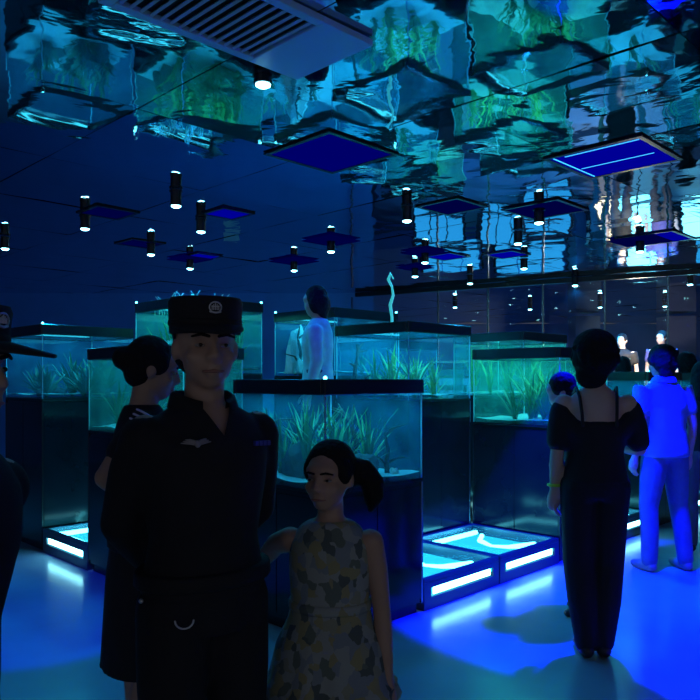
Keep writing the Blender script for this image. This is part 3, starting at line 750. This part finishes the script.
    if kind in ('trousers', 'wide'):
        bm = bmesh.new(); g = 1.22 if kind == 'wide' else 1.0
        loft(bm, [(0,0,.84,.13,.115), (0,0,.92,.172,.128), (0,0,1.02,.155*girth,.118*girth), (0,0,1.05,.15*girth,.115*girth)], 22, sc)
        for n, s in (('R', -1), ('L', 1)):
            h_, k_n, an = J['hip'+n], J['kne'+n], J['ank'+n]
            limb(bm, [h_, h_*.55+k_n*.45, k_n], [.102, .094, .072*g]); limb(bm, [k_n, (k_n+an)/2 + Vector((0,.008,0)), an + Vector((0,.0,.0 if kind == 'trousers' else -.01))], [.072*g, .067*g, .060])
        finish('trousers', remeshed(bm, vox, 3), bmat, root)
    elif kind == 'skirt':
        bm = bmesh.new(); zb = bottom[2]
        loft(bm, [(0,0,zb,.215,.17), (0,0,zb+.02,.21,.165), (0,0,.80,.19,.145), (0,0,.94,.172,.128), (0,0,1.05,.142*girth,.108)], 24, sc)
        finish('skirt', remeshed(bm, vox, 2), bmat, root)
    # -------- shoes
    for n, s in (('R', -1), ('L', 1)):
        an = J['ank'+n]; bm = bmesh.new()
        limb(bm, [an + Vector((0,.025,-.045)), an + Vector((s*.006,-.06,-.045)), an + Vector((s*.014,-.155,-.055))], [.04, .042, .03])
        fl = (an.z - .085) * K
        sh = finish('shoe', remeshed(bm, .01, 2, None, lambda co: Vector((co.x, co.y, max(co.z, fl + .002)))), shoes, root)
    # -------- top
    kind, tm = top[0], top[1]
    if kind in ('shirt', 'tee', 'polo', 'blouse'):
        o_ = .02; bm = bmesh.new(); zb = top[2] if len(top) > 2 else .90
        rings = [(0,0,zb,.172*girth,.128*girth), (0,0,zb+.04,.172*girth,.128*girth), (0,0,1.08,.15*sw*girth,.116*girth), (0,-.005,1.24,.172*sw*girth,.130*girth), (0,0,1.34,.180*sw,.115), (0,.008,1.405,.135*sw,.088), (0,.01,1.435,.078,.072), (0,.01,1.447,.072,.066)]
        loft(bm, rings, 24, sc)
        for n in 'RL':
            a, e, w_ = J['sho'+n], J['elb'+n], J['wri'+n]
            if kind in ('tee', 'polo'): limb(bm, [a*.96, a, a*.42+e*.58], [.068, .07, .066])
            else: limb(bm, [a*.96, (a+e)/2, e], [.068, .060, .052]); limb(bm, [e, e*.5+w_*.5, w_*.95+e*.05], [.052, .047, .038])
        st_ = finish(kind if kind != 'tee' else 'shirt', remeshed(bm, vox, 3, None, None, (1.355*K, .55) if kind == 'shirt' else None), tm, root)
        if kind in ('shirt', 'polo'):
            bm = bmesh.new(); n = 18; rows = []
            for (rx, ry, z, dy) in ((.070,.068,1.425,0), (.076,.072,1.47,.004), (.088,.084,1.463,.004), (.098,.096,1.425,0)):
                row = []
                for k in range(n + 1):
                    a = R(-90 + 26) + (2*math.pi - R(52)) * k / n
                    dip = max(0, math.cos(a + math.pi/2)) * .03
                    row.append(bm.verts.new(sc((rx*math.cos(a), dy + .01 + ry*math.sin(a), z - dip))))
                rows.append(row)
            for r0, r1 in zip(rows, rows[1:]):
                for k in range(n): bm.faces.new((r0[k], r0[k+1], r1[k+1], r1[k]))
            obj('collar', bm, tm, st_, True)
    elif kind == 'offshoulder':
        bm = bmesh.new(); loft(bm, [(0,0,.92,.175,.13), (0,0,1.08,.148,.116), (0,-.005,1.20,.166,.126), (0,0,1.255,.165,.120)], 24, sc)
        for n, s in (('R', -1), ('L', 1)):
            a, e = J['sho'+n], J['elb'+n]
            limb(bm, [a*.74+e*.26, a*.4+e*.6, a*.15+e*.85], [.058, .066, .062]); limb(bm, [a*.62+e*.38, Vector((s*.10, .03, 1.20))], [.06, .07])
        tp = finish('top', remeshed(bm, vox, 3), tm, root)
        for s in (-1, 1):
            bm = bmesh.new(); tube(bm, [sc((s*.085,.124,1.235)), sc((s*.088,.118,1.30)), sc((s*.095,.088,1.385)), sc((s*.105,.03,1.432)), sc((s*.105,-.05,1.40)), sc((s*.09,-.125,1.24))], .0085*K, 8)
            obj('shoulder_strap', bm, STRAPM, tp, True)
    elif kind == 'dress':
        bm = bmesh.new(); zb = top[2]
        loft(bm, [(0,0,zb,.26,.21), (0,0,zb+.02,.275,.22), (0,0,.80,.255,.20), (0,0,.93,.225,.175), (0,0,1.03,.175,.14), (0,0,1.10,.16,.128), (0,-.005,1.24,.168,.126), (0,0,1.34,.165,.115), (0,.008,1.405,.125,.085), (0,.01,1.43,.085,.075)], 28, sc)
        dr = finish('dress', remeshed(bm, vox*.9, 2, None, lambda co: co + Vector((co.x, co.y, 0)).normalized() * .012*K * math.sin(9 * math.atan2(co.y, co.x)) * max(0, min(1, (1.0*K - co.z) / (.35*K)))), tm, root)
        bm = bmesh.new(); n = 28; rr_ = [[], []]
        for k in range(n):
            a = 2*math.pi*k/n
            for q, (rx, ry, z) in enumerate(((.270,.215,zb+.02), (.285,.23,zb-.035))):
                wv = 1 + .05 * math.sin(9*a) * q; rr_[q].append(bm.verts.new(sc((rx*wv*math.cos(a), ry*wv*math.sin(a), z))))
        for k in range(n): bm.faces.new((rr_[0][k], rr_[0][(k+1)%n], rr_[1][(k+1)%n], rr_[1][k]))
        obj('hem_ruffle', bm, tm, dr, True)
        bm = bmesh.new(); loft(bm, [(0,0,1.075,.165,.133), (0,0,1.085,.17,.138), (0,0,1.105,.17,.138), (0,0,1.115,.165,.133)], 24, sc); obj('waistband', bm, tm, dr, True)
    # -------- peaked cap
    if cap:
        cp = bmesh.new()
        loft(cp, [(0,.012,1.618,.088,.106), (0,.012,1.665,.090,.108), (0,.010,1.70,.092,.110), (0,.008,1.712,.086,.103), (0,.008,1.716,.05,.06)], 24, hd)
        cr = obj('cap', cp, NAVY, root, True)
        bm = bmesh.new(); n = 14; ra, rb = [], []
        for k in range(n + 1):
            a = R(-165) + R(150) * k / n; ca, sa = math.cos(a), math.sin(a)
            ra.append((bm.verts.new(hd((.087*ca, .012+.105*sa, 1.644))), bm.verts.new(hd((.087*ca, .012+.105*sa, 1.638)))))
            f_ = max(0, -sa) ** .8
            rb.append((bm.verts.new(hd((.092*ca, .012+(.108+vis*f_)*sa, 1.640-.022*f_+.006*abs(ca)))), bm.verts.new(hd((.092*ca, .012+(.108+vis*f_)*sa, 1.635-.022*f_+.006*abs(ca))))))
        for k in range(n):
            bm.faces.new((ra[k][0], ra[k+1][0], rb[k+1][0], rb[k][0])); bm.faces.new((ra[k][1], rb[k][1], rb[k+1][1], ra[k+1][1])); bm.faces.new((rb[k][0], rb[k+1][0], rb[k+1][1], rb[k][1]))
        obj('visor', bm, NAVY, cr, True)
        bm = bmesh.new(); loft(bm, [(0,.012,1.638,.0895,.1075), (0,.012,1.641,.0915,.1095), (0,.012,1.652,.0915,.1095), (0,.012,1.655,.0895,.1075)], 24, hd); obj('cap_band', bm, BLACKC, cr, True)
        # round crest: oak-leaf ring, arch and base bar
        bm = bmesh.new(); cz, cy = 1.683, -.0995
        ring = [hd((.0145*math.cos(2*math.pi*k/16), cy-.0015, cz+.0135*math.sin(2*math.pi*k/16))) for k in range(17)]
        tube(bm, ring, .0021*K, 6, False)
        tube(bm, [hd((-.012,cy-.001,cz-.011)), hd((0,cy-.003,cz-.0135)), hd((.012,cy-.001,cz-.011))], .003*K, 6)
        for k in range(5): tube(bm, [hd((-.008+.004*k, cy-.002, cz-.006)), hd((-.008+.004*k, cy-.002, cz+.004+.003*(2-abs(k-2))))], .0013*K, 5)
        tube(bm, [hd((-.009,cy-.002,cz+.002)), hd((.009,cy-.002,cz+.002))], .0013*K, 5)
        obj('cap_badge', bm, SILV, cr, True)
    root['K'] = K
    return root, sc, hd, K

# --- guard in the peaked cap
p = at(204, 380, 1.88)
g, sc, hd, K = person('person in dark uniform and peaked cap with silver badge, facing the camera', (p.x, p.y, 0), R(38), 1.645, ('shirt', NAVY, .93), ('trousers', NAVY), 'short', head=(-14, 2), hw=1.05, hs=1.02, face=True, girth=1.0, cap=True, vox=.011,
    joints=dict(shoR=(-.168,.01,1.40), shoL=(.168,.01,1.40), elbR=(-.195,.10,1.12), wriR=(-.07,.175,.97), elbL=(.225,.10,1.12), wriL=(.06,.19,.95)), lean=-.01)
bm = bmesh.new(); loft(bm, [(0,0,.965,.186,.140), (0,0,.97,.19,.144), (0,0,1.0,.188,.142), (0,0,1.005,.184,.138)], 26, sc); obj('belt', bm, BLACKC, g, True)
bm = bmesh.new(); tube(bm, [sc((-.115+.02*math.cos(R(a)), -.124-.01*math.cos(R(a)), .905+.02*math.sin(R(a)))) for a in range(180, 361, 20)], .0026*K, 6); obj('key_ring', bm, SILV, g, True)
bm = bmesh.new(); ball(bm, sc((-.188,-.03,.945)), .006); obj('snap_button', bm, SILV, g, True)
bm = bmesh.new()                                            # winged breast badge
for s in (-1, 1):
    for q in range(3): tube(bm, [sc((-.085,-.127,1.338+.003*q)), sc((-.085+s*.02,-.126,1.342+.004*q)), sc((-.085+s*(.040-.006*q),-.119,1.343+.004*q))], [.004*K,.0035*K,.0015*K], 5)
ball(bm, sc((-.085,-.129,1.340)), (.008,.004,.009)); obj('breast_badge', bm, mat('dull_badge', (.28,.26,.28), .6), g, True)
bm = bmesh.new()                                            # small blue name tape on the other side
for q in range(4): box(bm, .085*K+q*.012*K, .095*K+q*.012*K, -.128*K, -.116*K, 1.325*K, 1.337*K)
obj('name_tape', bm, mat('blue_tape', (.04,.05,.4), .6), g)

# --- officer at the frame's edge, visor in view
p = at(-82, 380, 1.30)
person('person in dark uniform and visored cap seen in profile beside the wide left aquarium', (p.x, p.y, 0), R(84), 1.575, ('shirt', NAVY), ('trousers', NAVY), 'short', face=True, cap=True, vox=.012, head=(-6, 2), skin=SKIN, lean=-.075, vis=.115,
    joints=dict(elbR=(-.22,.09,1.10), wriR=(-.22,.06,.86), elbL=(.22,.09,1.10), wriL=(.22,.06,.86)))

# --- person with striped sleeve standing behind the guard
p = at(145, 380, 2.62)
q_, sc, hd, K = person('person in dark top with three sleeve stripes looking down behind the uniformed person', (p.x, p.y, 0), R(112), 1.60, ('tee', NAVY2), ('skirt', NAVY2, .45), 'bun', head=(0, 14), female=True, vox=.012, face=True,
    joints=dict(elbR=(-.24,.16,1.20), wriR=(-.22,-.02,1.06)), girth=1.1)
for k in range(3):
    a = Vector((-.178,.005,1.40)); e = Vector((-.24,.16,1.20)); d = (e - a).normalized(); c0 = a + d * (.012 + .020*k)
    u_ = Vector((-1,0,.3)); u_ = (u_ - d*u_.dot(d)).normalized(); v_ = d.cross(u_); bm = bmesh.new()
    tube(bm, [sc(c0 + (u_*math.cos(R(t)) + v_*math.sin(R(t))) * .077) for t in range(-40, 41, 10)], .0042*K, 6)
    obj('sleeve_stripe', bm, mat('stripe_white', (.6,.55,.75), .7), q_, True)

# --- girl in the patterned dress
def dress_mat():
    m = bpy.data.materials.new('patterned_cotton'); m.use_nodes = True; nt = m.node_tree; b = nt.nodes['Principled BSDF']; b.inputs['Roughness'].default_value = .85
    tc = nt.nodes.new('ShaderNodeTexCoord'); mp = nt.nodes.new('ShaderNodeMapping'); mp.inputs['Scale'].default_value = (38, 38, 30); mp.inputs['Rotation'].default_value = (.3, .4, .5)
    vo = nt.nodes.new('ShaderNodeTexVoronoi'); vo.inputs['Scale'].default_value = 1.0
    nz = nt.nodes.new('ShaderNodeTexNoise'); nz.inputs['Scale'].default_value = .9
    nt.links.new(tc.outputs['Object'], mp.inputs[0]); 
    ad = nt.nodes.new('ShaderNodeVectorMath'); ad.operation = 'ADD'; nt.links.new(mp.outputs[0], ad.inputs[0]); nt.links.new(mp.outputs[0], nz.inputs['Vector']); nt.links.new(nz.outputs['Color'], ad.inputs[1])
    nt.links.new(ad.outputs[0], vo.inputs['Vector'])
    sp = nt.nodes.new('ShaderNodeSeparateColor'); nt.links.new(vo.outputs['Color'], sp.inputs[0])
    cr = nt.nodes.new('ShaderNodeValToRGB'); cr.color_ramp.interpolation = 'CONSTANT'
    stops = ((0, (.30,.34,.33)), (.3, (.30,.29,.16)), (.48, (.21,.26,.30)), (.66, (.09,.12,.12)), (.76, (.27,.29,.22)), (.9, (.13,.17,.15)))
    el = cr.color_ramp.elements; el[0].color = (*stops[0][1], 1); el[1].position = stops[1][0]; el[1].color = (*stops[1][1], 1)
    for pz, c_ in stops[2:]: e = el.new(pz); e.color = (*c_, 1)
    nt.links.new(sp.outputs[0], cr.inputs[0]); nt.links.new(cr.outputs[0], b.inputs['Base Color'])
    return m
p = at(330, 380, 2.12)
person('person in sleeveless patterned dress with ponytail before the front aquarium', (p.x, p.y, 0), R(-8), 1.235, ('dress', dress_mat(), .76), ('none', None), 'sidetail', head=(-16, 4), hs=1.16, female=True, vox=.0105, face=True,
    joints=dict(elbR=(-.30,.10,1.24), wriR=(-.42,.16,1.16), elbL=(.21,.0,1.08), wriL=(.235,-.03,.80)), shoes=SHOEW)

# --- woman in black, back turned
p = at(595, 380, 3.82)
q_, sc, hd, K = person('person in black off-shoulder top with thin straps, back turned', (p.x, p.y, 0), R(172), 1.675, ('offshoulder', BLACKC), ('wide', BLACKC), 'messy', head=(-12, 4), hs=1.06, female=True, vox=.0125, skin=SKIN_P,
    joints=dict(elbR=(-.235,-.02,1.10), wriR=(-.15,-.2,1.10), elbL=(.20,.02,1.10), wriL=(.21,-.03,.87), kneR=(-.07,-.02,.49), ankR=(-.035,.03,.085), kneL=(.08,-.01,.49), ankL=(.055,.05,.085)), shoes=SHOE)

bm = bmesh.new(); c0 = Vector((.209,-.018,.90)); tube(bm, [sc(c0 + Vector((.033*math.cos(R(t)), .033*math.sin(R(t)), 0))) for t in range(0, 361, 24)], .008*K, 6, False); obj('wristband', bm, mat('yellow_green_band', (.45,.8,.05), .5), q_, True)

# --- shorter companion peering into the tank
p = at(589, 380, 4.45)
person('shorter person bending toward the tank beside the person in black', (p.x, p.y, 0), R(248), 1.47, ('tee', NAVY2), ('trousers', GREYT), 'short', head=(0, 18), vox=.0125, skin=SKIN_P, hs=1.1, lean=-.15)

# --- man in the white shirt under the blue lamp
p = at(665, 380, 5.5)
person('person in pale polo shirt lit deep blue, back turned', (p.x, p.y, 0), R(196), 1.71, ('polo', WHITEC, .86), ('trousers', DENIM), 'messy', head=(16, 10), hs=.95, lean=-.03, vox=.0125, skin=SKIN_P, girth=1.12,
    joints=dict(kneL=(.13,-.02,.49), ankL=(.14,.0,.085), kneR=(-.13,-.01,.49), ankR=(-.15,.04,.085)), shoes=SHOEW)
p = at(702, 380, 6.1)
q_, sc, hd, K = person('person in dark clothes mostly hidden behind the blue-lit shirt', (p.x, p.y, 0), R(170), 1.60, ('tee', NAVY2), ('trousers', GREYT), 'long', female=True, vox=.014)
bm = bmesh.new(); tube(bm, [sc((-.26,.03,.80)), sc((-.27,.02,.95)), sc((-.25,.01,1.15)), sc((-.17,0,1.44)), sc((-.2,-.08,1.2)), sc((-.26,-.04,.95))], .01, 6)
o = obj('bag_strap', bm, BLACKC, None, True); bg = thing('shoulder_bag', 'dark shoulder bag hanging beside the blue-lit shirt', 'bag', q_.location, q_.rotation_euler.z)
o.parent = bg; bm = bmesh.new(); box(bm, -.34*K, -.245*K, -.15*K, .15*K, .62*K, .86*K); obj('bag_body', bm, BLACKC, bg, True, .02)

# --- woman in the pale blouse on a step stool between the tanks
p = at(318, 380, 5.42); zs = .55
stl = thing('step_stool', 'black step stool under the person in pale blouse', 'stool', (p.x, p.y + .02, .2), A45)
obox('tread', (-.2, .2, -.2, .2, zs-.2-.035, zs-.2), M_BLACK, stl, .005)
for sx in (-1, 1):
    for sy in (-1, 1): obox('leg', (sx*.17-.02, sx*.17+.02, sy*.17-.02, sy*.17+.02, 0, zs-.2-.035), M_STEEL, stl)
person('person in pale blouse with dark hair standing between the tanks', (p.x, p.y, zs), R(262), 1.60, ('blouse', TEALC), ('trousers', GREYT), 'bob', head=(0, 12), female=True, vox=.0125, skin=SKIN_P)

# --- visitors on and before the stage
def far(px, py_top, Y, zb, label, **kw):
    p = at(px, py_top, Y); person(label, (p.x, p.y, zb), kw.pop('rz', R(180)), p.z - zb, kw.pop('top', ('tee', BLACKC)), ('trousers', GREYT), kw.pop('hair', 'short'), vox=.018, group='visitors at the far end', **kw)
far(622, 334, 13.4, .5, 'person in black with a warmly lit face on the stage', rz=R(-28), skin=SKIN_P, head=(-14, 6))
far(662, 331, 13.5, .5, 'person leaning with a warmly lit face by the wide pillar', rz=R(-28), skin=SKIN_P, head=(-20, 12), top=('tee', mat('violet_tee', (.12,.10,.3), .8)))
far(601, 338, 14.2, .5, 'person with dark round hair by the narrow warm counter', rz=R(150), hair='bob')
far(623, 357, 9.55, 0, 'person with dark hair between the person in black and the person in blue-lit shirt', rz=R(170), hair='bob')
far(686, 354, 9.3, 0, 'person with bushy dark hair behind the person in blue-lit shirt', rz=R(160), hair='messy')
# warm lamp on a stand, added to light their faces
p = at(643, 380, 12.9)
t = thing('added_stand_lamp', 'added warm globe lamp on the stage between two lit faces', 'lamp', (p.x, 13.1, .5), 0)
bm = bmesh.new(); loft(bm, [(0,0,0,.1,.1),(0,0,.015,.1,.1),(0,0,.02,.02,.02)], 14); obj('base', bm, M_BLACK, t)
bm = bmesh.new(); tube(bm, [(0,0,.01),(0,0,.98)], .012, 8); obj('pole', bm, M_BLACK, t)
bm = bmesh.new(); ball(bm, (0,0,1.03), .05); obj('globe', bm, emis('warm_globe', (1,.8,.55), 6), t, True)
lamp('bulb', 'POINT', 90, (1, .80, .58), t, (-.15, -.35, 1.45), shadow_soft_size=.05)  # added light set apart from the globe, in front of the faces
